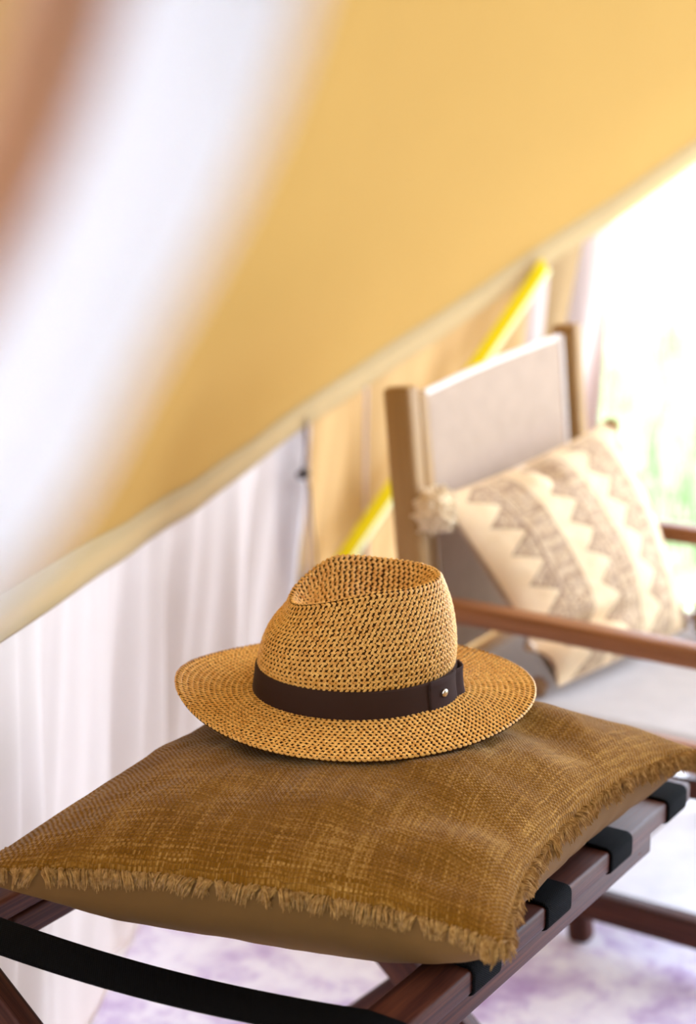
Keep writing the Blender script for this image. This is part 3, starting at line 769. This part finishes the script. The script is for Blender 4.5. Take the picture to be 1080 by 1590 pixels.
def seat_f(u, v):
    uu = -.285 + .60*u; vv = .016 + (TW - .044)*v
    z = .352 - .014*np.sin(PI*v)**.8 - .004*np.sin(PI*u)
    return CO + CU*uu[..., None] + CV*vv[..., None] + UP*z[..., None]
slab('seat_canvas', seat_f, 60, 60, .014, M_seat2, chair)

# ------------------------------------------------------------------ printed cushion on the chair
PL, PT, PR, PB = ch(-.268, .022, .648), ch(-.232, .575, .682), ch(-.020, .450, .368), ch(-.075, .060, .372)
pillow = empty('printed_cushion', tuple((PL + PT + PR + PB)/4), 'cream cushion block printed with brown stripes and triangles leaning in the armchair', 'cushion')
def pil_base(a, b):
    a = a[..., None]; b = b[..., None]; p = PL*(1-a)*(1-b) + PT*a*(1-b) + PB*(1-a)*b + PR*a*b
    fa = 1 - np.abs(2*a-1)**2.4; fb = 1 - np.abs(2*b-1)**2.4
    da = (PT - PL)/np.linalg.norm(PT - PL); db = (PB - PL)/np.linalg.norm(PB - PL)
    return p + da*(np.clip(1-2*a, 0, 1)*fb*.004 - np.clip(2*a-1, 0, 1)*fb*.010) + db*(np.clip(1-2*b, 0, 1)*fa*.010 - np.clip(2*b-1, 0, 1)*fa*.0)
PN = np.cross(PB - PL, PT - PL); PN /= np.linalg.norm(PN)
if PN @ np.array([.5, -.8, .5]) < 0: PN = -PN
def hash2(i, j): x = np.sin(i*127.1 + j*311.7)*43758.5453; return x - np.floor(x)
def pattern(a, b):
    cream = np.array([.76, .55, .31]); ink = np.array([.17, .07, .026])
    per = .265; q = (a - .045) % per; k = np.floor((a - .045)/per); x = q/per
    B = b*1.0
    m = np.zeros_like(a)
    # row of triangles pointing towards x=0
    tp = .155; ty = np.abs(((B + .03*k) % tp)/tp - .5)*2      # 0 centre .. 1
    reach = .34*(1 - ty)
    tri = (x < .42) & (x > .42 - reach - .02)
    speck = hash2(np.floor(a*230), np.floor(b*180)); speck2 = hash2(np.floor(a*110) + 7, np.floor(b*90))
    m = np.where(tri, np.where((speck > .58) | (speck2 > .75), .85, .32), m)
    m = np.where(tri & (x < .42 - reach + .035), .85, m)
    m = np.where((x > .42) & (x < .45), .95, m)
    # band of script-like hatching
    band = (x > .47) & (x < .82); blk = np.floor(B/.052 + .37*k); kind = hash2(blk, k + 3)
    hat_ = np.where(kind < .5, np.floor(B*190) % 2, np.where(kind < .8, (np.floor(a*170) % 2), (hash2(np.floor(a*150), np.floor(b*110)) > .5)*1.0))
    m = np.where(band, np.where((hat_ > .5) & (hash2(np.floor(a*60), np.floor(b*200)) > .18), .95, .34), m)
    m = np.where((x > .82) & (x < .845), .8, m)
    # small row of dots
    m = np.where((x > .90) & (x < .95) & (k >= 1), (speck > .45)*.55, m)
    m = m*np.clip((b - .012)/.02, 0, 1)*np.clip((1.0 - b)/.01, 0, 1)
    return cream[None, None]*(1 - m[..., None]) + ink[None, None]*m[..., None]
def pil_half(name, sign, h, mat, n):
    a, b = np.meshgrid(np.linspace(0, 1, n), np.linspace(0, 1, n), indexing='ij'); P_ = pil_base(a, b)
    prof = ((1 - np.abs(2*a-1)**2.3)*(1 - np.abs(2*b-1)**2.3)).clip(0)**.6
    z = h*prof
    if sign > 0:
        z = z - .030*np.exp(-((b - .80 - .08*(a-.2))/.035)**2)*np.exp(-((a - .16)/.22)**2)     # the slumped lower corner creases
        z = z + .022*np.exp(-((b - .90)/.06)**2)*np.exp(-((a - .16)/.2)**2)
        z = z + .010*np.exp(-((b - .10)/.07)**2)*np.exp(-((a - .33)/.05)**2) - .012*np.exp(-((b - .07)/.10)**2)*np.exp(-((a - .42)/.04)**2)
        z = z + (.003*fbm(a*4, b*4, 5))*np.clip(prof*2, 0, 1)
    P_ = P_ + PN*(sign*z)[..., None]
    F = gridfaces(n, n); F = F if sign < 0 else F[:, ::-1]
    return mesh(name, P_.reshape(-1, 3), F, mat, pillow, col=pattern(a, b).reshape(-1, 3) if sign > 0 else np.tile([.78, .68, .56], (n*n, 1)))
pil_half('cover_front', 1, .075, M_print, 300); o = pil_half('cover_back', -1, .016, M_print, 60); o['label'] = 'plain unprinted back'
def pompom(c, r, mat, name='tassel', N=420, squash=(1, 1, 1.1), label=None):
    c = np.array(c); ga, gb = np.meshgrid(np.linspace(0, 2*PI, 24, endpoint=False), np.linspace(.02, PI - .02, 14), indexing='ij')
    D_ = np.stack([np.cos(ga)*np.sin(gb), np.sin(ga)*np.sin(gb), np.cos(gb)], -1); lump = .80 + .12*np.sin(4*D_[..., 0] + 5*D_[..., 2] + 1)*np.sin(5*D_[..., 1] + 2)
    V = [q for q in (c + D_*np.array(squash)*(r*lump)[..., None]).reshape(-1, 3)]; F = [tuple(q) for q in gridfaces(24, 14, True)]; nb = len(V)
    for i in range(N):
        d = rng.normal(size=3); d /= np.linalg.norm(d); lump = 1 + .16*math.sin(5*d[0] + 3*d[2]*2) * math.sin(6*d[1] + 1); L = r*rng.uniform(.88, 1.0)*lump
        dd = d*np.array(squash); a = np.cross(d, [.3, .5, .8]); a /= np.linalg.norm(a); b = np.cross(d, a); w_ = r*.075
        cur = rng.normal(size=3)*r*.10
        for p, k in ((c + dd*L*.12, .6), (c + dd*L*.7 + cur*.4, 1.3), (c + dd*L + cur - np.array([0, 0, r*.06]), 1.0)):
            for q in range(3): V.append(p + w_*k*(a*math.cos(2*PI*q/3) + b*math.sin(2*PI*q/3)))
        for k in range(2):
            for q in range(3): F.append((nb + k*3 + q, nb + k*3 + (q+1) % 3, nb + (k+1)*3 + (q+1) % 3, nb + (k+1)*3 + q))
        F.append((nb + 6, nb + 7, nb + 8)); nb += 9
    o = mesh(name, V, F, mat, pillow)
    if label: o['label'] = label
    return o
pompom(PL + (PL - PR)/np.linalg.norm(PL - PR)*.012 + PN*.022 - UP*.030 - CV*.012, .032, M_tassel, label='cream yarn pompom at the upper corner')
pompom(PT + (PR - PT)*.04 + (PL - PT)*.03, .017, M_fringe, N=200)
pompom(PR + CU*.030 + CV*.012 + UP*.020, .030, M_tassel_b, label='brown yarn pompom at the lower corner')
pompom(PB + CU*(-.03) - UP*.004 - CV*.005, .016, M_tassel_b, N=160)
